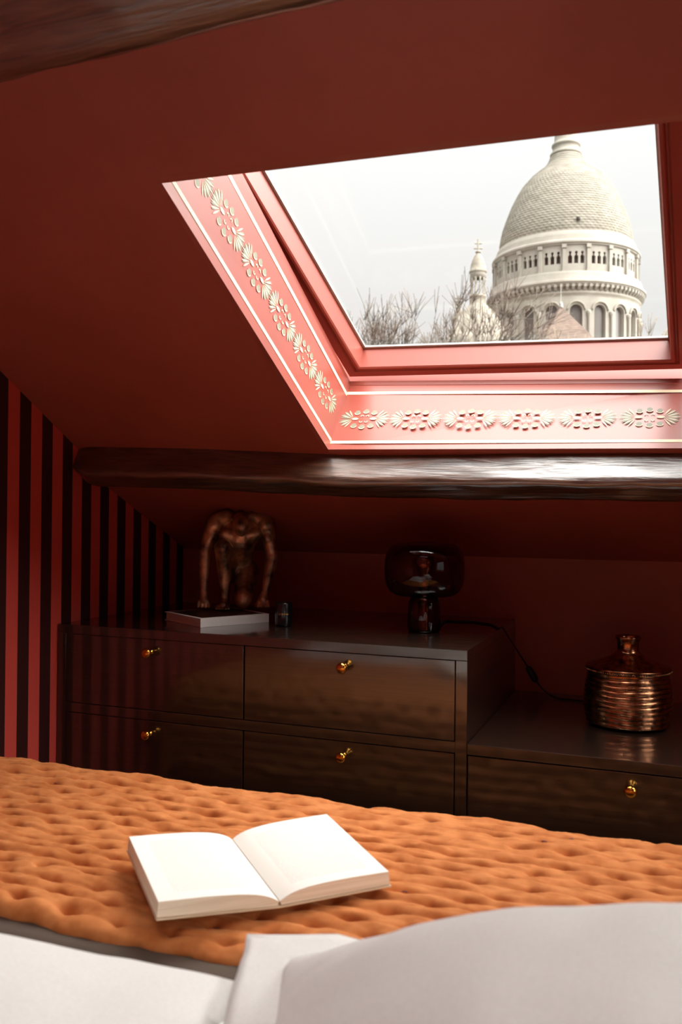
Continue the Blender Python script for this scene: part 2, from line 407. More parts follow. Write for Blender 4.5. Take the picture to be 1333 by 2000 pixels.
FR = [(x, s, HR) for x, s in OUT]
sweep4(['frame_bar']*4, FR, [(.004, .005), (.004, .019), (.075, .019), (.075, .16), (.10, .16), (.10, .005)], 'satin_red', win)

# unseen windows added to bring more daylight in: second skylight, gable window, rooflight
def added_window(name, pts, nrm, label, depth=.22):
    o = struct(empty(name, sum(pts, Vector())/4), label); c = o.location
    out = [p + nrm*depth for p in pts]
    for i in range(4):
        j = (i+1) % 4; d1 = (pts[i]-c).normalized()*.03; d2 = (pts[j]-c).normalized()*.03
        vs_ = [pts[i]-c, pts[j]-c, out[j]-c, out[i]-c, pts[i]-c+d1, pts[j]-c+d2, out[j]-c+d2, out[i]-c+d1]
        mk('lining_panel', vs_, [(0, 1, 2, 3), (7, 6, 5, 4), (0, 4, 5, 1), (1, 5, 6, 2), (2, 6, 7, 3), (3, 7, 4, 0)], 'satin_red', o)
        k1 = (out[i] + (c + nrm*depth - out[i])*.1); k2 = (out[j] + (c + nrm*depth - out[j])*.1)
        q = [out[i], out[j], k2, k1]; vs_ = [x - c - nrm*.03 for x in q] + [x - c for x in q]
        mk('sash_member', vs_, [(0, 1, 2, 3), (7, 6, 5, 4), (0, 4, 5, 1), (1, 5, 6, 2), (2, 6, 7, 3), (3, 7, 4, 0)], 'satin_red', o)
    mk('pane', [x - c - nrm*.012 for x in out], [(0, 1, 2, 3)], 'window_glass', o)
added_window('added_window_2', [RP(*p) for p in OPEN2], RN, 'added second skylight, unseen, further along the same slope')
added_window('added_window_4', [Vector((XR, y, z)) for y, z in ((GW[0], GW[2]), (GW[1], GW[2]), (GW[1], GW[3]), (GW[0], GW[3]))], Vector((1, 0, 0)), 'added low gable window, unseen, in the right-hand wall')
added_window('added_window_3', [Vector((x, y, ZTOP)) for x, y in ((RW[0], RW[2]), (RW[1], RW[2]), (RW[1], RW[3]), (RW[0], RW[3]))], Vector((0, 0, 1)), 'added flat rooflight, unseen, over the bed head')

# ------------------------------------------------------------------ old beams
def beam(name, path_fn, x0, x1, w, d, label, seed, n=170, rough=.006, endtaper=.0):
    """square-hewn timber; w down the slope, d inwards from the roof; path_fn(x) -> slope position of its upper arris"""
    sec = []
    r = .012
    for cx, cy, a0 in ((r, -r, 90), (r, d-r, 180), (w-r, d-r, 270), (w-r, -r, 0)):   # not closed to order; built below
        pass
    ring = []
    def side(p, q, k):
        for i in range(k): ring.append((p[0]+(q[0]-p[0])*i/k, p[1]+(q[1]-p[1])*i/k))
    side((0, -.02), (0, d-r), 9); side((0, d-r), (r*.35, d-r*.35), 1); side((r*.35, d-r*.35), (r, d), 1)
    side((r, d), (w-r, d), 8); side((w-r, d), (w, d-r), 2); side((w, d-r), (w, -.02), 6); side((w, -.02), (0, -.02), 3)
    vs_, fs, m_ = [], [], len(ring)
    for i in range(n+1):
        x = x0 + (x1-x0)*i/n; s0 = path_fn(x)
        tp = 1.0
        if endtaper and x - x0 < endtaper: tp = .72 + .28*math.sqrt((x-x0)/endtaper)
        for k, (a, b) in enumerate(ring):
            a2 = w*.5 + (a - w*.5)*tp; b2 = b if b < 0 else b*tp
            e = rough*(fbm(x*3.0 + seed, a*16, b*16) + .55*fbm(x*9 + seed, a*55, b*55))
            edge = 1.0 if 8 <= k <= 12 else .6
            ca, cb = (a - w/2), (b - d/2); l = math.hypot(ca, cb) + 1e-6
            a2 += ca/l*e*edge; b2 += cb/l*e*edge
            vs_.append(RP(x, s0 + a2, -b2))
    for i in range(n):
        for k in range(m_): fs.append((i*m_+k, i*m_+(k+1) % m_, (i+1)*m_+(k+1) % m_, (i+1)*m_+k))
    fs.append(tuple(range(m_))[::-1]); fs.append(tuple(n*m_+k for k in range(m_)))
    bm = bmesh.new(); bv = [bm.verts.new(v) for v in vs_]
    for f in fs: bm.faces.new([bv[q] for q in f])
    o = from_bm(name, bm, 'old_beam', None, True)
    return tag(o, label, 'beam')
def purlin_s(x):
    pts = [(0, .088), (.42, .112), (.78, .150), (.87, .158), (1.28, .160), (1.68, .169), (3.4, .20)]
    for (xa, sa), (xb, sb) in zip(pts, pts[1:]):
        if x <= xb: return sa + (sb-sa)*(x-xa)/(xb-xa)
    return pts[-1][1]
beam('timber_beam', purlin_s, .004, 3.395, .088, .088, 'rough dark timber beam running along below the skylight', 3.1, endtaper=.05)
beam('timber_beam', lambda x: -1.250 - .026*x, .004, 3.395, .20, .10, 'dark timber beam crossing the ceiling high above the skylight', 9.7, rough=.007)

# ------------------------------------------------------------------ dresser and low cabinet
DW, DD, HL = 1.20, .70, .2239
def knob(parent, x, z, nm='knob'):
    prof = [(.0001, .0), (.0075, .0), (.0075, .003), (.0045, .005), (.0045, .012), (.008, .0155), (.0125, .020), (.0140, .025), (.0125, .0295), (.008, .0325), (.0001, .0335)]
    v, f = lathe_data(prof, 28, cap=False)
    o = mk(nm, [(a, -c, b) for a, b, c in v], [q[::-1] for q in f], 'brass', parent, True)
    o.location = (x, 0, z); return o
def chest(name, x0, x1, ztop, rows, cols, label, cat, overlay=False, knobz=.036):
    root = empty(name, (x0, 0, 0)); W = x1 - x0; T = .0255
    box('top', 0, W, .0, DD, ztop - T, ztop, 'dark_wood', root, .0012)
    st = .0285
    yf = .024 if overlay else .001                # overlay: drawer fronts cover the edges of the sides
    box('side_panel', 0, st, yf, DD, 0, ztop - T, 'dark_wood_upright', root, .001)
    box('side_panel', W - st, W, yf, DD, 0, ztop - T, 'dark_wood_upright', root, .001)
    box('back_panel', st, W - st, DD - .012, DD, .0, ztop - T, 'dark_wood', root, 0)
    box('gap_shade_board', st, W - st, .05, .06, .0, ztop - T, 'joint_dark', root, 0)  # dark board added behind the drawers so their gaps read as shade
    for i, (za, zb) in enumerate(rows):
        if i < len(rows) - 1: box('rail', st, W - st, yf if not overlay else .024, .05, rows[i+1][1], za, 'dark_wood', root, .001)
        m0 = 0 if overlay else st; wd = (W - 2*m0)/cols
        for c in range(cols):
            xa, xb = m0 + c*wd + .0022, m0 + (c+1)*wd - .0022
            d = empty('drawer', (xa, 0, zb)); d.parent = root
            box('front', 0, xb - xa, .0015, .022, za - zb + .0018, -.0018, 'dark_wood', d, .0012)
            box('drawer_box', .035, xb - xa - .035, .022, .045, za - zb + .02, -.02, 'joint_dark', d, 0)
            knob(d, (xb - xa)/2, -knobz)
    box('plinth', st, W - st, .03, .05, 0, rows[-1][0], 'joint_dark', root, 0)
    return tag(root, label, cat)
rr = [(ZT - .2222, ZT - .0245), (ZT - .447, ZT - .2487), (ZT - .672, ZT - .473)]
chest('dresser', 0.004, DW, ZT, rr, 2, 'tall dark wood dresser with brass knobs standing against the striped wall', 'dresser')
ZL = ZT - HL
chest('low_cabinet', DW + .001, DW + .75, ZL, [(ZL - .2222, ZL - .0265), (ZL - .447, ZL - .2487)], 1, 'lower dark wood cabinet under the copper vase, one step down beside the dresser', 'cabinet', overlay=True)

# ------------------------------------------------------------------ things on the dresser
def unit(v): return v/np.linalg.norm(v)
# white book under the statue
c0 = Vector((.4145, .098, ZT)); ua = Vector((.119, .198, 0)).normalized(); ub = Vector((-.857, .515, 0)).normalized()
ang = math.atan2(ua.y, ua.x); LA, LB = .231, .217
bk = empty('coffee_table_book', c0, ang)
box('cover_board', 0, LA, 0, LB, 0, .003, 'white_book', bk, .0008)
box('page_block', .004, LA - .004, .001, LB - .004, .003, .0225, 'paper', bk, .0005)
box('spine', -.0005, LA, -.0015, .001, 0, .0255, 'white_book', bk, .0005)
box('cover_board', 0, LA, 0, LB, .0225, .0255, 'white_book', bk, .0008)
box('cover_panel', .012, LA - .012, .012, LB - .012, .0255, .0258, 'near_black', bk, 0)  # near-black panel on top of the white cover
tag(bk, 'white hardback book lying flat under the bronze statue', 'book')

# bronze statue: one continuous figure
def capsule(bm, a, b, ra, rb, seg=14):
    if ra > .009: ra, rb = ra*1.13, rb*1.13
    a, b = Vector(a), Vector(b); d = b - a; L = max(d.length, 1e-5)
    rot = d.to_track_quat('Z', 'Y').to_matrix().to_4x4() if d.length > 1e-6 else Matrix()
    rings = []
    for k in range(6): t_ = -math.pi/2 + k*math.pi/2/5; rings.append((ra*math.cos(t_), ra*math.sin(t_)))
    for k in range(1, 5): u = k/5; rings.append((ra + (rb-ra)*u, L*u))
    for k in range(6): t_ = k*math.pi/2/5; rings.append((rb*math.cos(t_), L + rb*math.sin(t_)))
    rows_ = []
    for r, z in rings:
        rows_.append([bm.verts.new(a + (rot @ Vector((max(r, 1e-5)*math.cos(2*math.pi*i/seg), max(r, 1e-5)*math.sin(2*math.pi*i/seg), z)))) for i in range(seg)])
    for j in range(len(rows_)-1):
        for i in range(seg): bm.faces.new((rows_[j][i], rows_[j][(i+1) % seg], rows_[j+1][(i+1) % seg], rows_[j+1][i]))
    bm.faces.new(rows_[0][::-1]); bm.faces.new(rows_[-1])
def blob(bm, c, r, rot=(0, 0, 0)):
    res = bmesh.ops.create_icosphere(bm, subdivisions=3, radius=1)
    from mathutils import Euler
    Mx = Matrix.Translation(c) @ Euler(rot).to_matrix().to_4x4() @ Matrix.Diagonal((*r, 1))
    bmesh.ops.transform(bm, matrix=Mx, verts=res['verts'])
def remeshed(name, bm, voxel, smooth_it, matn):
    bmesh.ops.recalc_face_normals(bm, faces=bm.faces)
    me = bpy.data.meshes.new(name); bm.to_mesh(me); bm.free(); o = bpy.data.objects.new(name, me); COL.objects.link(o)
    r = o.modifiers.new('r', 'REMESH'); r.mode = 'VOXEL'; r.voxel_size = voxel; r.use_smooth_shade = True
    s = o.modifiers.new('s', 'SMOOTH'); s.factor = .5; s.iterations = smooth_it
    dg = bpy.context.evaluated_depsgraph_get(); dg.update()
    me2 = bpy.data.meshes.new_from_object(o.evaluated_get(dg)); o.modifiers.clear(); o.data = me2
    me2.polygons.foreach_set('use_smooth', [True]*len(me2.polygons))
    me2.materials.clear(); me2.materials.append(MATS[matn]); return o
bm = bmesh.new()
# x to the right as seen from the bed, y away, z up
pel = (.006, .075, .120)
capsule(bm, (.006, .078, .118), (.008, .060, .160), .044, .040)                 # pelvis to waist
capsule(bm, (.008, .058, .165), (.010, .018, .222), .040, .050)                 # belly to ribs
blob(bm, (.010, .022, .236), (.074, .052, .050), (.5, 0, 0))                    # rib cage
blob(bm, (-.022, -.016, .226), (.037, .018, .024), (.3, .25, .2)); blob(bm, (.044, -.016, .228), (.037, .018, .024), (.3, -.25, -.2))   # chest
blob(bm, (.010, .034, .270), (.060, .040, .028), (.5, 0, 0))                    # upper back
capsule(bm, (-.030, .010, .285), (-.062, .004, .272), .022, .022); capsule(bm, (.050, .010, .288), (.082, .004, .274), .022, .022)  # shoulders
capsule(bm, (.012, .004, .284), (.013, -.040, .272), .022, .020)                # neck, bowed forward
blob(bm, (.014, -.066, .262), (.0275, .036, .030), (.5, 0, .06))               # skull
blob(bm, (.014, -.046, .243), (.018, .018, .016), (.5, 0, 0))                   # jaw and face
capsule(bm, (.0145, -.066, .236), (.0145, -.062, .230), .0040, .0045)           # nose
capsule(bm, (.005, -.073, .246), (.024, -.073, .246), .005, .005)               # brow
blob(bm, (-.012, -.048, .255), (.005, .007, .010)); blob(bm, (.040, -.048, .257), (.005, .007, .010))   # ears
# his right arm (left in view)
blob(bm, (-.070, .002, .258), (.030, .030, .034), (0, .3, 0))
capsule(bm, (-.074, .002, .250), (-.098, -.004, .178), .0225, .0165)
blob(bm, (-.080, -.012, .222), (.014, .013, .026), (0, .3, 0))
capsule(bm, (-.099, -.004, .172), (-.099, -.022, .050), .0180, .0105)
blob(bm, (-.100, -.008, .142), (.017, .016, .030))
capsule(bm, (-.099, -.022, .050), (-.097, -.026, .026), .0115, .0145)
for k, dx in enumerate((-.016, -.006, .004, .013)):
    capsule(bm, (-.098+dx, -.032, .024), (-.098+dx*1.2, -.042, .008), .0052, .0048); capsule(bm, (-.098+dx*1.2, -.042, .008), (-.098+dx*1.15, -.034, .005), .0048, .0045)
capsule(bm, (-.084, -.026, .026), (-.076, -.034, .010), .0055, .005)
# his left arm (right in view)
blob(bm, (.091, .002, .260), (.030, .030, .034), (0, -.3, 0))
capsule(bm, (.095, .002, .252), (.112, -.002, .168), .0225, .0165)
blob(bm, (.098, -.012, .222), (.014, .013, .026), (0, -.2, 0))
capsule(bm, (.112, -.002, .162), (.090, -.020, .052), .0180, .0105)
blob(bm, (.111, -.006, .138), (.017, .016, .028))
capsule(bm, (.090, -.020, .052), (.083, -.026, .028), .0115, .0145)
for k, dx in enumerate((-.013, -.004, .006, .015)):
    capsule(bm, (.083+dx, -.032, .025), (.083+dx*1.2, -.042, .009), .0052, .0048); capsule(bm, (.083+dx*1.2, -.042, .009), (.083+dx*1.15, -.034, .005), .0048, .0045)
capsule(bm, (.070, -.026, .026), (.062, -.034, .012), .0055, .005)
# his right leg: knee raised, foot flat
capsule(bm, (-.020, .070, .116), (-.043, -.040, .192), .036, .0235)
blob(bm, (-.043, -.048, .196), (.021, .019, .023))
capsule(bm, (-.043, -.046, .190), (-.036, -.026, .118), .0195, .0205)
capsule(bm, (-.036, -.026, .120), (-.034, -.026, .036), .0205, .0115)
capsule(bm, (-.034, -.018, .020), (-.038, -.062, .014), .0155, .0125)
for k in range(5):
    dx = -.016 + k*.0082; capsule(bm, (-.041+dx, -.066 + .004*abs(k-3), .011), (-.042+dx*1.12, -.082 + .004*abs(k-3), .006), .0066, .0052 + (.0012 if k == 4 else 0))
# his left leg: kneeling
capsule(bm, (.034, .070, .112), (.022, -.034, .034), .036, .0255)
blob(bm, (.021, -.044, .028), (.0235, .020, .0275))
capsule(bm, (.022, -.030, .024), (.032, .085, .020), .0215, .014)
capsule(bm, (.032, .085, .018), (.033, .110, .012), .014, .010)
capsule(bm, (.006, .04, .120), (.008, .030, .098), .017, .012)
st = remeshed('bronze_statue', bm, .0021, 5, 'bronze')
bc = c0 + ua*(LA*.50) + ub*(LB*.44)
view = Vector((CAM.x - bc.x, CAM.y - bc.y, 0)).normalized()
st.rotation_euler = (0, 0, math.atan2(view.y, view.x) + math.pi/2)
SP = hit((461, 1188), Vector((0, 0, 1)), ZT + .0257)
st.location = (SP.x, SP.y, ZT + .0259)
tag(st, 'bronze statue of a crouching nude man with bowed head and hands on the ground', 'statue')

# black candle jar
cj = empty('candle_jar', (.608, .240, ZT))
lathe('jar', [(.0001, .0), (.0225, .0), (.0248, .0025), (.0252, .006), (.0252, .064), (.0246, .0675), (.0232, .0675), (.0228, .060), (.0001, .058)], 'black_glass', cj, 40, cap=False)
lathe('wax', [(.0001, .0585), (.0226, .0585), (.0226, .0595), (.0001, .0595)], 'near_black', cj, 32, cap=False)
av = math.atan2(CAM.y - .24, CAM.x - .608)
V_, F_ = [], []
rnd = random.Random(4)
for k in range(9):                                   # a short line of gilt lettering too small to read
    a0 = av - .62 + k*.138; a1 = a0 + .085
    for zz0, zz1 in ((.0335, .0375),) if k % 2 else ((.0335, .0350), (.0360, .0375)):
        b0 = len(V_)
        for a_ in (a0, a1):
            for z_ in (zz0, zz1): V_.append((.02535*math.cos(a_), .02535*math.sin(a_), z_))
        F_.append((b0, b0+2, b0+3, b0+1))
mk('gilt_lettering', V_, F_, 'gold_print', cj)
tag(cj, 'small black candle jar with a gilt line, standing beside the statue', 'candle')

# smoked glass table lamp with its cable
LX, LY = 1.014, .288
lp = empty('table_lamp', (LX, LY, ZT))
def shell(prof, th):
    inner = [(max(r - th, .0001), z + (th if i == 0 else (-th if i == len(prof)-1 else 0))) for i, (r, z) in enumerate(prof)]
    return prof + inner[::-1]
bp_ = [(.0001, .0), (.040, .0), (.0445, .004), (.0455, .012), (.0455, .070), (.0440, .082), (.039, .092), (.034, .0985)]
lathe('glass_base', bp_, 'smoked_glass', lp, 64, cap=False)
sp_ = [(.034, .0985)]
for k in range(1, 25):
    t_ = -math.pi/2 + math.pi*k/25
    c, s = math.cos(t_), math.sin(t_)
    r = .034 + (.1115 - .034)*abs(c)**.52 if True else 0; z = .0985 + .0745 + .0745*math.copysign(abs(s)**.72, s)
    sp_.append((r, z))
sp_.append((.030, .2475)); sp_.append((.028, .2500)); sp_.append((.025, .2475))
lathe('glass_shade', sp_, 'smoked_glass', lp, 72, cap=False)
lathe('collar', [(.0345, .094), (.0365, .0955), (.0365, .101), (.0345, .1025)], 'metal_dark', lp, 48, cap=False)
lathe('inner_tube', [(.0001, .002), (.018, .002), (.0185, .006), (.0185, .080), (.012, .086), (.012, .112), (.0165, .116), (.0165, .150), (.0145, .154), (.0001, .154)], 'lamp_metal', lp, 40, cap=False)
lathe('bulb', [(.0001, .152), (.013, .152), (.015, .160), (.023, .176), (.027, .190), (.024, .205), (.014, .2155), (.0001, .218)], 'lamp_metal', lp, 40, cap=False)
def lpt(q, plane, d): return hit(q, Vector(plane), d)
zc = ZT + .0028
pts = [Vector((LX + .03, LY + .035, zc + .004))]
for q in ((870, 1213), (900, 1214), (925, 1214), (945, 1217), (962, 1220), (975, 1227)):
    p_ = hit(q, Vector((0, 0, 1)), zc); p_.y = min(p_.y, .66); pts.append(p_)
# over the end of the dresser, across to the low cabinet by the wall
e = pts[-1]; pts += [Vector((DW + .004, e.y + .02, zc)), Vector((DW + .02, e.y + .045, ZT - .03))]
for q, y in (((1022, 1287), .64), ((1040, 1315), .645), ((1060, 1345), .64), ((1085, 1365), .62)):
    p_ = hit(q, Vector((0, 1, 0)), y); p_.z = max(p_.z, ZL + .004); pts.append(p_)
pts += [Vector((1.40, .60, ZL + .004)), Vector((1.50, .56, ZL + .004)), Vector((1.56, .50, ZL + .004))]
def smooth_path(P, k=6):
    out = []
    for i in range(len(P)-1):
        p0, p1, p2, p3 = P[max(i-1, 0)], P[i], P[i+1], P[min(i+2, len(P)-1)]
        for j in range(k):
            t_ = j/k; out.append(.5*((2*p1) + (p2-p0)*t_ + (2*p0-5*p1+4*p2-p3)*t_*t_ + (3*p1-p0-3*p2+p3)*t_**3))
    out.append(P[-1]); return out
cb_ = tube('cable', [p - Vector((LX, LY, ZT)) for p in smooth_path(pts)], .0024, 'cable_black', lp, 8)
sa, sb_ = hit((1032, 1302), Vector((0, 1, 0)), .638), hit((1049, 1332), Vector((0, 1, 0)), .638)
dd = (sb_ - sa)
tube('cable_switch', [sa + dd*u - Vector((LX, LY, ZT)) for u in (0, .06, .2, .5, .8, .94, 1)], [.005, .0085, .0105, .0108, .0105, .0085, .005], 'cable_black', cb_, 12)
tag(lp, 'smoked burgundy glass table lamp with rounded shade and black cable on the dresser', 'lamp')

# copper vase with wavy ridges
prof = [(.0001, .0), (.088, .0), (.096, .004)]
nr = 11
for k in range(nr):
    zz = .012 + k*.0125; base = .1005 + .0105*math.sin(math.pi*min(1, (k+1.5)/(nr+1)))
    prof += [(base - .0024, zz - .0062), (base + .0012, zz - .003), (base + .0022, zz), (base + .0012, zz + .003)]
prof += [(.106, .146), (.1085, .149), (.1095, .152), (.107, .155), (.1035, .1565), (.088, .163), (.066, .171), (.046, .180), (.034, .188), (.0285, .194), (.0275, .200), (.0278, .214), (.029, .222), (.0325, .228), (.033, .2315), (.0305, .234), (.026, .2325), (.0235, .226), (.0235, .200), (.0001, .195)]
v, f = lathe_data(prof, 120, cap=False)
v2 = []
for x, y, z in v:
    a_ = math.atan2(y, x); r = math.hypot(x, y)
    if .008 < z < .15: z2 = z + .0016*math.sin(3*a_ + z*40) + .0012*fbm(math.cos(a_)*2, math.sin(a_)*2, z*20); r2 = r*(1 + .006*fbm(math.cos(a_)*6, math.sin(a_)*6, z*90))
    else: z2, r2 = z, r
    v2.append((r2*math.cos(a_), r2*math.sin(a_), z2))
va = empty('copper_vase', (1.552, .362, ZL + .0003))
mk('vessel', v2, f, 'copper', va, True)
V_, F_ = [], []
for k in range(110):                                  # beaded ring round the shoulder
    a_ = 2*math.pi*k/110; q = bmesh.new(); bmesh.ops.create_icosphere(q, subdivisions=1, radius=.0024)
    o_ = len(V_); V_ += [(x.co.x + .1092*math.cos(a_), x.co.y + .1092*math.sin(a_), x.co.z + .1465) for x in q.verts]
    F_ += [tuple(o_ + x.index for x in fc.verts) for fc in q.faces]; q.free()
o = mk('beaded_ring', V_, F_, 'copper', va, True); o['kind'] = 'stuff'
tag(va, 'round ribbed copper vase with narrow neck on the low cabinet', 'vase')

# ------------------------------------------------------------------ bed
BX0, BX1, BY0, BY1 = .13, 2.05, -2.55, -.50
ZQ = ZT - .222                                   # top of the quilt
bed = empty('bed', ((BX0+BX1)/2, (BY0+BY1)/2, 0)); bc_ = bed.location
def brel(x0, x1, y0, y1, z0, z1): return (x0-bc_.x, x1-bc_.x, y0-bc_.y, y1-bc_.y, z0, z1)
box('bed_base', *brel(BX0+.03, BX1-.03, BY0, BY1-.03, .09, .32), 'mattress_grey', bed, .01)
box('mattress', *brel(BX0+.01, BX1-.01, BY0, BY1-.01, .32, ZQ - .075), 'linen', bed, .04, 4)
for x in (BX0+.1, BX1-.1):
    for y in (BY0+.1, BY1-.12): box('leg', *brel(x-.03, x+.03, y-.03, y+.03, 0, .09), 'joint_dark', bed, .004)
tag(bed, 'low bed with a pale mattress under the white linen', 'bed')
# duvet: a soft white slab with rounded drop at the sides
def soft_slab(name, x0, x1, y0, y1, ztop, drop, matn, wob=.006, nx=70, ny=80, fn=None, th=.02):
    vs_, fs, r = [], [], .05
    for j in range(ny+1):
        for i in range(nx+1):
            x = x0 + (x1-x0)*i/nx; y = y0 + (y1-y0)*j/ny
            e = min(x-x0, x1-x, y1-y); z = ztop
            if e < r: z -= drop*(1 - math.sqrt(max(0, 1 - (1-e/r)**2)))
            z += wob*fbm(x*3, y*3, 1.7)
            vs_.append((x, y, z))
    for j in range(ny):
        for i in range(nx):
            a_ = j*(nx+1)+i; fs.append((a_, a_+1, a_+nx+2, a_+nx+1))
    o = mk(name, vs_, fs, matn, None, True)
    sdf = o.modifiers.new('thick', 'SOLIDIFY'); sdf.thickness = th; sdf.offset = -1
    return o
dv = soft_slab('duvet', BX0-.02, BX1+.03, BY0+.02, BY1+.01, ZQ - .035, .30, 'linen')
tag(dv, 'white duvet spread over the bed beneath the orange quilt', 'duvet')

# quilt: stitched velvet puffs in a staggered lattice
QX0, QX1, QY0, QY1 = .07, 2.10, -1.052, -.455
PX, PY = .086, .070
def puff(u, v):
    wx = .016*fbm(u*5, v*5, 3.3); wy = .010*fbm(u*4, v*7, 8.1)
    U, Vv = (u+wx)/PX, (v+wy)/(PY*.5)
    k = math.floor(Vv + .5); dv = Vv - k                       # nearest stitched row and distance from it
    ph = U - .5*(k % 2); du = ph - round(ph)
    near = .24 + .76*math.exp(-(du/.22)**2)                    # the row is pulled tight at each stitch
    crease = near*math.exp(-(abs(dv)/.15)**1.15)
    dim = math.exp(-((du/.085)**2 + (dv/.22)**2))
    amp = .9 + .5*fbm(u*2.2, v*2.2, 5.0)
    return (.017 - .0205*crease - .009*dim)*amp + .005*fbm(u*7, v*34, 1.0) + .0018*fbm(u*36, v*75, 2.0)
NX, NY = 620, 300
vs_, fs = [], []
rq = .045
for j in range(NY+1):
    for i in range(NX+1):
        x = QX0 + (QX1-QX0)*i/NX; tj = j/NY
        # along the bed: near edge rolls under, far edge drops over the foot
        vq = -.05 + (QY1 - QY0 + .30)*tj
        h = puff(x, vq)
        near_wob = .008*fbm(x*4, 0, 4.4)
        sag = .006*fbm(x*1.7, vq*1.7, 6.0)
        if vq < 0:                                   # rolled near hem
            t_ = -vq/.05*math.pi*.72; y = QY0 + near_wob - .016*math.sin(t_) - h*math.sin(t_); z = ZQ - .022 - .015*(1-math.cos(t_)) + h*math.cos(t_)
        else:
            yy = QY0 + near_wob*max(0, 1 - vq/.2) + vq
            L = QY1 - .05 - yy
            if L > 0: y, z = yy, ZQ - .022 + h
            else:
                t_ = min(-L/.05, math.pi/2); ov = max(0, -L - .05*math.pi/2)
                y = QY1 - .05 + (.05+h)*math.sin(t_); z = ZQ - .022 - .05*(1-math.cos(t_)) + h*math.cos(t_) - ov
        z += sag + .010*max(0, (.45 - x))*0
        if x < QX0 + .06: z -= .09*((QX0+.06-x)/.06)**2
        if x > QX1 - .06: z -= .09*((x-QX1+.06)/.06)**2
        vs_.append((x, y, z))
for j in range(NY):
    for i in range(NX):
        a_ = j*(NX+1)+i; fs.append((a_, a_+1, a_+NX+2, a_+NX+1))
quilt = empty('quilt', ((QX0+QX1)/2, (QY0+QY1)/2, ZQ - .03)); ql = quilt.location
qt = mk('quilted_cover', [Vector(p) - ql for p in vs_], fs, 'velvet', quilt, True)
sdf = qt.modifiers.new('thick', 'SOLIDIFY'); sdf.thickness = .012; sdf.offset = -1
# dark taupe strip added on the duvet along the near hem
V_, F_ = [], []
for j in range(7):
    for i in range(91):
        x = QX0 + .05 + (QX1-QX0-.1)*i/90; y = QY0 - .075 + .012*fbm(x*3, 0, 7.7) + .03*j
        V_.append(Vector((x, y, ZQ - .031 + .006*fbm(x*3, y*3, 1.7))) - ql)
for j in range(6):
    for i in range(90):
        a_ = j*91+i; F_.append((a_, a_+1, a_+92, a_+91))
strip_ob = mk('hem_strip', V_, F_, 'taupe_matte', quilt, True)
sd_ = strip_ob.modifiers.new('t', 'SOLIDIFY'); sd_.thickness = .002
V_, F_ = [], []
k0 = 0
for r_ in range(-1, 22):
    for c_i in range(-2, 32):
        u = (c_i + .5*(r_ % 2))*PX; v = r_*PY*.5
        # undo the lattice warp once
        u2 = u - .012*fbm(u*5, v*5, 3.3); v2_ = v - .010*fbm(u*6, v*6, 8.1)
        if not (QX0 + .07 < u2 < QX1 - .07 and .01 < v2_ < (QY1 - .06 - QY0)): continue
        z = ZQ - .0215 + puff(u2, v2_) + .006*fbm(u2*1.7, v2_*1.7, 6.0)
        y = QY0 + .008*fbm(u2*4, 0, 4.4)*max(0, 1 - v2_/.2) + v2_
        q = tube_data([Vector((u2 - .005, y, z)) - ql, Vector((u2, y + .0006, z + .0006)) - ql, Vector((u2 + .005, y, z)) - ql], [.0007, .0012, .0007], 5)
        o_ = len(V_); V_ += q[0]; F_ += [tuple(i_ + o_ for i_ in ff) for ff in q[1]]
o = mk('stitching', V_, F_, 'stitch_thread', quilt); o['kind'] = 'stuff'
tag(quilt, 'burnt orange velvet quilt stitched in puffed lozenges across the foot of the bed', 'quilt')

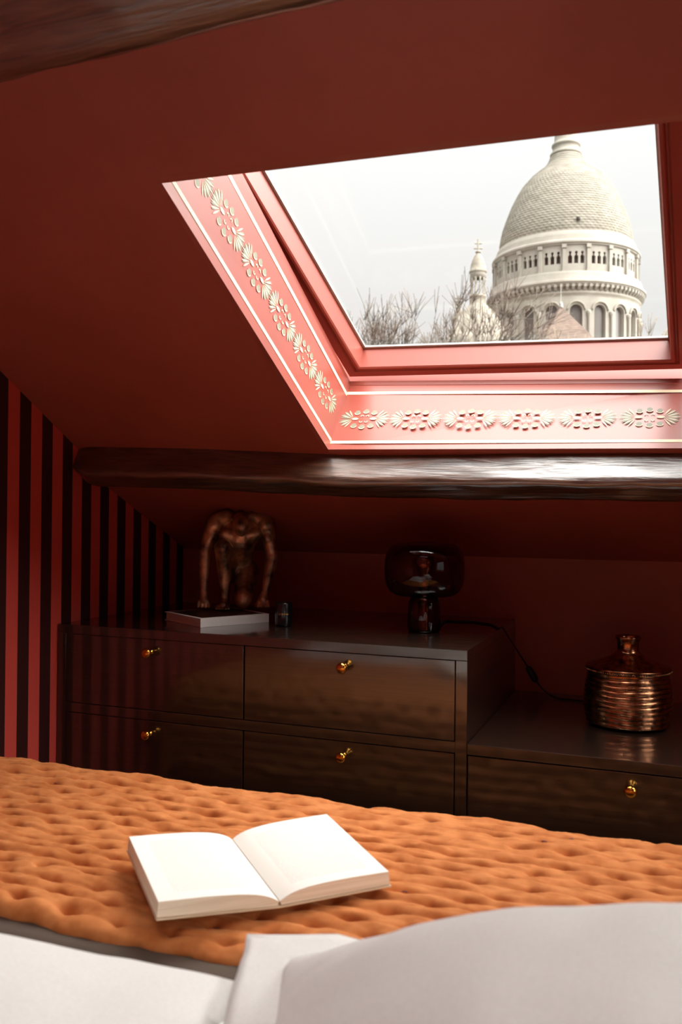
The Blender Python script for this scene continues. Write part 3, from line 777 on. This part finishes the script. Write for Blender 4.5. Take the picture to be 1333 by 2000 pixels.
# pillows
def pillow(name, cen, rz, W, D, T, flange, label, tilt=(0, 0), nx=64, ny=48, seed=0.0, group=None):
    root = empty(name, cen, rz); root.rotation_euler = (tilt[0], tilt[1], rz)
    vs_, fs = [], []
    for side in (1, -1):
        for j in range(ny+1):
            for i in range(nx+1):
                u, v = -1 + 2*i/nx, -1 + 2*j/ny
                pin = 1 - .055*(1-v*v) * (abs(u)**3); pin2 = 1 - .06*(1-u*u)*(abs(v)**3)
                x, y = u*W/2*pin, v*D/2*pin2
                e = max(0, (1-abs(u)**2.2))*max(0, (1-abs(v)**2.4))
                z = side*(T/2)*e**.64
                wr = (1-e)*.010*fbm(u*3+seed, v*3, side*2) + .004*fbm(u*2+seed, v*2, side*3.0)
                vs_.append((x, y, z + wr*e**.2 if e > 1e-4 else wr*.4))
        o_ = 0 if side == 1 else (nx+1)*(ny+1)
        for j in range(ny):
            for i in range(nx):
                a_ = o_ + j*(nx+1)+i; q = (a_, a_+1, a_+nx+2, a_+nx+1); fs.append(q if side == 1 else q[::-1])
    bm = bmesh.new(); bv = [bm.verts.new(v) for v in vs_]
    for f_ in fs: bm.faces.new([bv[q] for q in f_])
    bmesh.ops.remove_doubles(bm, verts=bm.verts, dist=.0006)
    from_bm('cushion', bm, 'linen', root, True)
    if flange:
        V_, F_ = [], []; n_ = 160; rows_ = 6
        def per(t_):
            t_ %= 4; k = int(t_); f_ = t_ - k; u = -1 + 2*f_
            return [(u, -1), (1, u), (-u, 1), (-1, -u)][k]
        for r_ in range(rows_+1):
            g = r_/rows_
            for i in range(n_):
                u, v = per(4*i/n_)
                pin = 1 - .055*(1-v*v)*(abs(u)**3); pin2 = 1 - .06*(1-u*u)*(abs(v)**3)
                x, y = u*(W/2*pin - .012 + g*(flange+.012)), v*(D/2*pin2 - .012 + g*(flange+.012))
                z = .016*g*fbm(x*7+seed, y*7, 2.2) + .007*g*math.sin(i*.55 + seed)*(1-abs(u*v)) 
                V_.append((x, y, z))
        for r_ in range(rows_):
            for i in range(n_): F_.append((r_*n_+i, r_*n_+(i+1) % n_, (r_+1)*n_+(i+1) % n_, (r_+1)*n_+i))
        fo = mk('flange', V_, F_, 'linen', root, True)
        sd = fo.modifiers.new('t', 'SOLIDIFY'); sd.thickness = .003; sd.offset = 0
    return tag(root, label, 'pillow', group)
pillow('pillow', (1.685, -1.37, ZQ + .098), math.radians(14), .74, .50, .25, .05, 'plump white pillow with a flanged border whose corner overlaps the other pillow', tilt=(0, -.065), seed=1.3)
pillow('pillow', (.83, -1.515, ZQ + .036), math.radians(4), .88, .50, .18, 0, 'smooth white pillow lying close to the hem of the quilt', tilt=(0, -.03), seed=5.1)

# open book on the quilt
ob = empty('open_book', (1.070, -.886, ZQ + .007), math.radians(42.9))
Lp, Wp = .246, .165
def page_z(x):                                    # height of the open pages across the width, 0 at the gutter
    u = x/Wp; return .0075 + .0125*(1 - math.exp(-u*9)) + .002*math.sin(math.pi*u)
for sgn in (1, -1):
    n_ = 24; lift = (lambda x, y: (x/Wp)*(.004 + .004*max(0, y/Lp+.5))) if sgn > 0 else (lambda x, y: .013*x/Wp)
    top, uvs = [], []
    ny_ = 10
    for j in range(ny_+1):
        for i in range(n_+1):
            x = Wp*i/n_; y = -Lp/2 + Lp*j/ny_
            top.append((sgn*(x + .0008), y, page_z(x) + lift(x, y))); uvs.append((i/n_ if sgn > 0 else 1 - i/n_, j/ny_))
    fs = []
    for j in range(ny_):
        for i in range(n_):
            a_ = j*(n_+1)+i; q = (a_, a_+1, a_+n_+2, a_+n_+1); fs.append(q if sgn > 0 else q[::-1])
    mk('printed_page', top, fs, 'printed_page', ob, True, uvs)
    vs_, fs = [], []
    for j in range(ny_+1):
        for i in range(n_+1):
            x = Wp*i/n_; y = -Lp/2 + Lp*j/ny_; vs_ += [(sgn*(x + .0008), y, page_z(x) + lift(x, y) - .0004), (sgn*(x + .0008 + .002*(1)), y, .0022 + lift(x, y)*.8)]
    def vi(i, j, k): return (j*(n_+1)+i)*2 + k
    for i in range(n_):
        for j in (0, ny_):
            q = (vi(i, j, 0), vi(i+1, j, 0), vi(i+1, j, 1), vi(i, j, 1)); fs.append(q)
    for j in range(ny_):
        for i in (0, n_): fs.append((vi(i, j, 0), vi(i, j+1, 0), vi(i, j+1, 1), vi(i, j, 1)))
        for i in range(n_):
            fs.append((vi(i, j, 0), vi(i+1, j, 0), vi(i+1, j+1, 0), vi(i, j+1, 0))); fs.append((vi(i, j, 1), vi(i, j+1, 1), vi(i+1, j+1, 1), vi(i+1, j, 1)))
    bm = bmesh.new(); bv = [bm.verts.new(v) for v in vs_]
    for f_ in fs: bm.faces.new([bv[q] for q in f_])
    from_bm('page_block', bm, 'paper_edge', ob)
    cv = box('cover_board', .0 if sgn > 0 else -Wp - .004, Wp + .004 if sgn > 0 else 0, -Lp/2 - .003, Lp/2 + .003, -.0008, .0014, 'book_cover', ob, .0004)
    for v in cv.data.vertices: v.co.z += .8*lift(abs(v.co.x), v.co.y)
tag(ob, 'open paperback lying face up on the orange quilt', 'book')

# ------------------------------------------------------------------ outside: town, trees, basilica
GZ = -13.0
struct(mk('ground', [(-250, 4, GZ), (250, 4, GZ), (250, 400, GZ), (-250, 400, GZ)], [(0, 1, 2, 3)], 'town_ground'), 'hazy ground of the town below the hill')
def far(px, py, depth):                            # a place on the line of sight at a given distance ahead
    return CAM + ray((px, py))*depth
DB = 95.0
ZU = DB/F_PX/2.76                                  # metres for one unit of the measured outline
axis = far(1103, 670, DB); axis.z = 0
def zy(v): return far(1103, 240 + v/2.76, DB).z    # height of an outline level
bas = empty('domed_basilica', (axis.x, axis.y, GZ)); bl = bas.location
def bpt(p): return (p[0], p[1], p[2] - GZ)
ang_cam = math.atan2(CAM.y - axis.y, CAM.x - axis.x)
def blathe(name, pr, matn, n=96, c=(0, 0), smooth=True, cap=False, parent=None):
    v, f = lathe_data([(max(r*ZU, .0005), zy(y) - GZ) for r, y in pr], n, (c[0], c[1], 0), cap)
    return mk(name, v, f, matn, parent or bas, smooth)
# dome in overlapping courses
out = [(345, 702), (346, 660), (340, 620), (331, 580), (318, 540), (303, 500), (283, 450), (258, 400), (228, 350), (188, 305), (150, 272), (118, 248), (98, 225), (86, 200), (79, 180)]
def rad_at(y):
    for (ra, ya), (rb, yb) in zip(out, out[1:]):
        if yb <= y <= ya: return ra + (rb-ra)*(ya-y)/(ya-yb)
    return out[-1][0]
pr = []
NC = 38
for k in range(NC):
    y0 = 702 - (702-182)*k/NC; y1 = 702 - (702-182)*(k+1)/NC
    pr += [(rad_at(y0) + 2.4, y0), (rad_at((y0+y1)/2) + 2.2, (y0+y1)/2), (rad_at(y1) + .6, y1 + 1.2), (rad_at(y1) - 1.0, y1 + .2)]
# scalloped scales on the lower courses
NS = 160
vs_, fs = [], []
for j, (r, y) in enumerate(pr):
    for i in range(NS):
        a_ = 2*math.pi*i/NS; kk = j//4; sc = 1.0
        bumpy = (1.6 if (i + kk) % 2 else -1.2) if j % 4 < 2 else 0
        rr_ = (r + bumpy*(.9 if y > 330 else .35))*ZU; vs_.append((rr_*math.cos(a_), rr_*math.sin(a_), zy(y) - GZ))
for j in range(len(pr)-1):
    for i in range(NS):
        k = (i+1) % NS; fs.append((j*NS+i, j*NS+k, (j+1)*NS+k, (j+1)*NS+i))
mk('dome_shell', vs_, fs, 'dome_stone', bas)
blathe('lantern', [(79, 182), (84, 178), (84, 170), (76, 164), (71, 150), (69, 132), (74, 130), (76, 124), (74, 118), (67, 114), (62, 100), (60, 60), (60, 20), (64, 14), (64, 4), (50, 0), (48, -80), (30, -130), (8, -170), (2, -200)], 'stone', 48)
blathe('dome_springing', [(344, 700), (344, 690), (356, 689), (358, 697), (362, 699), (366, 712), (368, 728), (375, 730), (377, 741), (384, 743), (388, 750), (388, 758), (381, 761), (379, 768), (374, 770)], 'stone_pale', 120, smooth=False)
# gallery: twenty bays, each with three keyhole openings between pilasters
NBAY = 20
off = ang_cam + math.radians(8.5)
def arch(cx, w, y0, y1, n=8):
    """upright opening with a round head; y in outline units (down positive)"""
    p = [(cx - w/2, y1), (cx + w/2, y1)]
    for k in range(n+1):
        t_ = math.pi*k/n; p.append((cx + w/2*math.cos(t_), y0 + w/2 - w/2*math.sin(t_)))
    return p
def keyhole(cx, w, y0, y1):
    r = w*.36; p = [(cx - w/2, y1), (cx + w/2, y1), (cx + w/2, y0 + 26), (cx + r*.55, y0 + 20), (cx + r*.5, y0 + 2*r)]
    for k in range(7):
        t_ = math.radians(-50 + k*280/6); p.append((cx + r*math.cos(t_), y0 + r - r*math.sin(t_)))
    p += [(cx - r*.5, y0 + 2*r), (cx - r*.55, y0 + 20), (cx - w/2, y0 + 26)]
    return p
def bay(name, R, a_mid, half, y0, y1, holes, depth, matn):
    """curved wall bay with openings that have real reveals"""
    def cyl(u, v, rr): a_ = a_mid + u/R; return Vector((rr*ZU*math.cos(a_), rr*ZU*math.sin(a_), zy(v) - GZ))
    nE = 6
    outer = [(-half + 2*half*k/nE, y0) for k in range(nE+1)] + [(half - 2*half*k/nE, y1) for k in range(nE+1)]
    bm = holed(outer, holes, lambda u, v: Vector((u, v, 0)))
    bound = [[v for v in h] for h in holes]
    for v in bm.verts: v.co = cyl(v.co.x, v.co.y, R)
    for h in bound:
        m_ = len(h); a_ = [bm.verts.new(cyl(u, v, R)) for u, v in h]; b_ = [bm.verts.new(cyl(u, v, R - depth)) for u, v in h]
        for i in range(m_): bm.faces.new((a_[i], a_[(i+1) % m_], b_[(i+1) % m_], b_[i]))
    return from_bm(name, bm, matn, bas)
half = 375*math.pi/NBAY
GR, GD = 372, 388
first = None
for k in range(NBAY):
    am = off + 2*math.pi*k/NBAY
    if first is None:
        first = bay('gallery_bay', GR, off, half, 768, 902, [keyhole(dx, 20, 800, 862) for dx in (-30, 0, 30)], 16, 'stone_pale'); o = first
    else: o = first.copy(); COL.objects.link(o)
    o.rotation_euler = (0, 0, am - off)
fp = None
for k in range(NBAY):
    if fp is None:
        bm = bmesh.new(); a0 = off + math.pi/NBAY
        for (w_, r0, r1, y0, y1) in ((15, 368, 384, 790, 902), (22, 368, 388, 768, 786), (20, 368, 387, 894, 906)):
            vv = []
            for (rr_, s_) in ((r0, -1), (r1, -1), (r1, 1), (r0, 1)):
                a_ = a0 + s_*w_/2/376
                for y_ in (y0, y1): vv.append(bm.verts.new((rr_*ZU*math.cos(a_), rr_*ZU*math.sin(a_), zy(y_) - GZ)))
            for q in ((0, 1, 3, 2), (2, 3, 5, 4), (4, 5, 7, 6), (6, 7, 1, 0), (0, 2, 4, 6), (1, 7, 5, 3)): bm.faces.new([vv[x] for x in q])
        fp = from_bm('pilaster', bm, 'stone_pale', bas); o = fp
    else: o = fp.copy(); COL.objects.link(o)
    o.rotation_euler = (0, 0, 2*math.pi*k/NBAY)
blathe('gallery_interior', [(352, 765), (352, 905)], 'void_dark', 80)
blathe('gallery_floor', [(352, 903), (388, 903), (390, 909), (396, 911), (398, 926), (401, 942), (409, 944), (411, 951), (416, 953), (417, 962), (411, 965), (410, 970), (403, 972), (402, 980), (391, 982)], 'stone_pale', 120, smooth=False)
V_, F_ = [], []
for k in range(88):                                 # brackets under the great cornice
    a_ = 2*math.pi*k/88; da = .0175; o_ = len(V_)
    for rr_, yy in ((392, 980), (411, 972), (409, 986), (392, 1000)):
        for s_ in (-1, 1): V_.append((rr_*ZU*math.cos(a_ + s_*da), rr_*ZU*math.sin(a_ + s_*da), zy(yy) - GZ))
    F_ += [tuple(o_ + x for x in q) for q in ((0, 1, 3, 2), (2, 3, 5, 4), (4, 5, 7, 6), (6, 7, 1, 0), (0, 2, 4, 6), (1, 7, 5, 3))]
o = mk('cornice_brackets', V_, F_, 'stone_pale', bas); o['kind'] = 'stuff'
blathe('frieze', [(389, 972), (389, 1004), (393, 1006), (393, 1014), (388, 1018), (386, 1030)], 'stone', 120)
# drum with tall arched windows under moulded heads
fd = None
for k in range(NBAY):
    if fd is None:
        fd = bay('drum_bay', 386, off, 386*math.pi/NBAY, 1028, 1420, [arch(0, 62, 1068, 1400)], 22, 'stone_pale'); o = fd
    else: o = fd.copy(); COL.objects.link(o)
    o.rotation_euler = (0, 0, 2*math.pi*k/NBAY)
fa = None
for k in range(NBAY):
    if fa is None:
        pth = []
        for q in range(13):
            t_ = math.pi*q/12; u, v = 43*math.cos(t_), 1098 - 43*math.sin(t_); a_ = off + u/388
            pth.append((390*ZU*math.cos(a_), 390*ZU*math.sin(a_), zy(v) - GZ))
        fa = tube('arch_moulding', pth, 5*ZU, 'stone', bas, 6); o = fa
    else: o = fa.copy(); COL.objects.link(o)
    o.rotation_euler = (0, 0, 2*math.pi*k/NBAY)
fc_ = None
for k in range(NBAY):
    if fc_ is None:
        a_ = off + math.pi/NBAY
        v, f = lathe_data([(7*ZU, zy(1420) - GZ), (7*ZU, zy(1126) - GZ), (11*ZU, zy(1118) - GZ), (12*ZU, zy(1104) - GZ), (9*ZU, zy(1100) - GZ)], 10, (392*ZU*math.cos(a_), 392*ZU*math.sin(a_), 0))
        fc_ = mk('drum_column', v, f, 'stone_pale', bas, True); o = fc_
    else: o = fc_.copy(); COL.objects.link(o)
    o.rotation_euler = (0, 0, 2*math.pi*k/NBAY)
blathe('drum_glazing', [(366, 1030), (366, 1420)], 'arch_glass', 80)
blathe('drum_base', [(386, 1415), (410, 1420), (410, 1900)], 'stone_pale', 60)
v, f = lathe_data([(.0005, .35), (.17, .3), (.2, .15), (.2, 0)], 12, cap=False)
o = mk('dome_hatch', v, f, 'void_dark', bas); ah = ang_cam + math.radians(10.5)
o.location = (348*ZU*math.cos(ah), 348*ZU*math.sin(ah), zy(640) - GZ)
# bell-shaped side dome with its open lantern
def side_axis(pxz, depth): return far(850 + pxz/2.76, 670, depth)
t1 = side_axis(230, DB - 9); tx, ty = t1.x - bl.x, t1.y - bl.y; k1 = (DB - 9)/DB
def zs(v, d): return far(940, 240 + v/2.76, d).z
def slathe(name, pr, matn, cx, cy, d, n=40, smooth=True, cap=False, parent=None):
    u_ = d/F_PX/2.76; v, f = lathe_data([(max(r*u_, .0005), zs(y, d) - GZ) for r, y in pr], n, (cx, cy, 0), cap); return mk(name, v, f, matn, parent or bas, smooth)
def cross(cx, cy, d, y0, y1):
    u_ = d/F_PX/2.76; zt, zb = zs(y0, d) - GZ, zs(y1, d) - GZ; H = zt - zb; lst = []
    lst.append(tube_data([(cx, cy, zb), (cx, cy, zt)], .1, 6)); ax = Vector((CR.x, CR.y, 0)).normalized()
    for fr, hw in ((.72, .36), (.36, .42)):
        p = Vector((cx, cy, zb + H*fr)); lst.append(tube_data([p - ax*hw, p + ax*hw], .085, 6))
    q = lathe_data([(.0005, H*.0), (.26, H*.05), (.30, H*.1), (.22, H*.17), (.0005, H*.2)], 12, (cx, cy, zb), False); lst.append(q)
    v, f = merge(lst); return mk('finial_cross', v, f, 'stone', bas)
D1 = DB - 9
cross(tx, ty, D1, 628, 704)
slathe('turret_cap', [(2, 698), (10, 704), (22, 722), (32, 745), (40, 770), (43, 795), (47, 800), (48, 808), (43, 812)], 'dome_stone', tx, ty, D1)
slathe('turret_entablature', [(43, 811), (43, 838), (30, 840)], 'stone_pale', tx, ty, D1)
u_ = D1/F_PX/2.76
for k in range(10):
    a_ = 2*math.pi*k/10 + .2
    v, f = lathe_data([(4.6*u_, zs(932, D1) - GZ), (4.0*u_, zs(925, D1) - GZ), (3.6*u_, zs(866, D1) - GZ), (6.4*u_, zs(846, D1) - GZ), (6.6*u_, zs(838, D1) - GZ)], 8, (tx + 37*u_*math.cos(a_), ty + 37*u_*math.sin(a_), 0))
    mk('turret_column', v, f, 'stone_pale', bas, True)
slathe('side_dome', [(30, 930), (45, 932), (46, 942), (42, 946), (43, 975), (48, 985), (62, 1000), (78, 1015), (92, 1030), (96, 1042), (100, 1044), (118, 1070), (121, 1072), (134, 1100), (137, 1102), (150, 1132), (153, 1134), (166, 1165), (169, 1167), (182, 1200), (190, 1235), (196, 1300), (198, 1500)], 'dome_stone', tx, ty, D1, 60)
t2 = side_axis(127, DB + 6); px_, py_ = t2.x - bl.x, t2.y - bl.y; D2 = DB + 6
cross(px_, py_, D2, 932, 986)
slathe('pinnacle', [(1, 984), (6, 990), (14, 1005), (24, 1028), (31, 1050), (33, 1058), (36, 1060), (36, 1068), (32, 1070), (33, 1200), (40, 1400)], 'dome_stone', px_, py_, D2, 30)
t3 = side_axis(1262, DB + 20); D3 = DB + 20
slathe('pinnacle', [(1, 1094), (8, 1102), (16, 1118), (24, 1140), (28, 1165), (28, 1300)], 'dome_stone', t3.x - bl.x, t3.y - bl.y, D3, 30)
tag(bas, 'pale stone domed basilica with arcaded drum and side turret seen through the skylight', 'building')

# tiled pavilion roof in front of the drum
DP = 62.0; ra_ = far(850 + 680/2.76, 640, DP); rb_l = Vector((ra_.x, ra_.y, GZ)); up_ = DP/F_PX/2.76
pav = empty('pavilion_house', rb_l, math.atan2(CR.y, CR.x) + .12)
def zp(v): return far(1096, 240 + v/2.76, DP).z - GZ
prs = [(6, 995), (30, 1032), (62, 1080), (96, 1128), (142, 1196), (185, 1262), (200, 1290)]
def hw_at(y):
    for (a1, y1_), (a2, y2_) in zip(prs, prs[1:]):
        if y1_ <= y <= y2_: return a1 + (a2-a1)*(y-y1_)/(y2_-y1_)
    return prs[-1][0]
NR = 26; vs_, fs = [], []
for k in range(NR):
    y0, y1_ = 995 + 295*k/NR, 995 + 295*(k+1)/NR
    for hw, yy in ((hw_at(y0) + .5, y0), (hw_at(y1_) + 2.2, y1_)):
        b_ = hw*up_
        for sx_, sy_ in ((-1, -1), (1, -1), (1, 1), (-1, 1)): vs_.append((sx_*b_, sy_*b_, zp(yy)))
for j in range(2*NR-1):
    for i in range(4): fs.append((j*4+i, j*4+(i+1) % 4, (j+1)*4+(i+1) % 4, (j+1)*4+i))
mk('tiled_roof', vs_, fs, 'roof_tile', pav)
hb = 188*up_
box('house_walls', -hb, hb, -hb, hb, 0, zp(1284), 'stone_pale', pav, 0)
lathe('roof_finial', [(12*up_, zp(1000)), (13*up_, zp(992)), (9*up_, zp(985)), (11*up_, zp(978)), (7*up_, zp(970)), (1.2*up_, zp(962)), (.8*up_, zp(866))], 'lead', pav, 14, cap=True)
tag(pav, 'house with a steep pointed brown tiled roof in front of the basilica', 'house')

# bare winter trees
def bare_tree(name, px, py_top, depth, spread, seed, label, matn='bark', dens=1.0, group='bare trees outside the skylight'):
    rnd = random.Random(seed); top = far(px, py_top, depth); base = Vector((top.x, top.y, GZ)); H = top.z - GZ
    segs = []
    def grow(p, d, L, r, lev):
        n_ = 3 if lev < 3 else 2; pts_ = [p]; rs = [r]; q = p; dd_ = d.copy()
        for i in range(n_):
            dd_ = (dd_ + Vector((rnd.gauss(0, .10), rnd.gauss(0, .10), rnd.gauss(.04, .06)))).normalized(); q = q + dd_*(L/n_); pts_.append(q); rs.append(r*(1 - .42*(i+1)/n_))
        segs.append((pts_, rs, lev))
        if lev >= 7: return
        nb = 2 if rnd.random() < .55 else 3
        for b in range(nb):
            ax = Vector((rnd.gauss(0, 1), rnd.gauss(0, 1), rnd.gauss(0, .3))).normalized(); an = rnd.uniform(.20, .60)*spread*(1 if lev else .6)
            nd = (Matrix.Rotation(an, 3, dd_.cross(ax).normalized()) @ dd_); nd.z = max(nd.z, .12); nd.normalize()
            grow(q, nd, L*rnd.uniform(.62, .86), rs[-1]*rnd.uniform(.66, .86), lev + 1)
        if lev >= 2:
            for b in range(int(2*dens)):
                k = rnd.randrange(1, len(pts_)); ax = Vector((rnd.gauss(0, 1), rnd.gauss(0, 1), 0)).normalized()
                nd = (Matrix.Rotation(rnd.uniform(.5, .95), 3, dd_.cross(ax).normalized()) @ dd_).normalized(); grow(pts_[k], nd, L*.55, rs[k]*.42, max(lev + 2, 4))
    grow(Vector((0, 0, 0)), Vector((rnd.gauss(0, .04), rnd.gauss(0, .04), 1)), H*.30, H*.011, 0)
    zs_ = sorted(s[0][-1].z for s in segs); k = H/zs_[int(.994*len(zs_))]
    tr = empty(name, base)
    tv, bv = [], []
    for pts_, rs, lev in segs:
        d_ = tube_data([p*k for p in pts_], [max(r_, .013) for r_ in rs], 5 if lev < 3 else 3)
        (tv if lev == 0 else bv).append(d_)
    v, f = merge(tv); mk('trunk', v, f, matn, tr, True)
    v, f = merge(bv); mk('branches', v, f, matn, tr, True)
    return tag(tr, label, 'tree', group)
LBT = 'bare grey winter tree rising beside the basilica'
for i, (px, py, d, sd) in enumerate(((640, 586, 44, 11), (690, 586, 50, 12), (735, 592, 46, 23), (775, 586, 48, 14), (812, 618, 52, 35), (838, 652, 55, 16))):
    bare_tree('bare_tree', px, py, d, .72, sd, LBT)
LB2 = 'slender ochre twigged tree standing before the basilica drum and turret'
for i, (px, py, d, sd) in enumerate(((905, 668, 58, 41), (945, 656, 57, 42), (985, 646, 56, 43), (1025, 648, 59, 44))):
    bare_tree('bare_tree', px, py, d, .6, sd, LB2, 'bark_ochre', 1.0, 'ochre trees before the basilica')
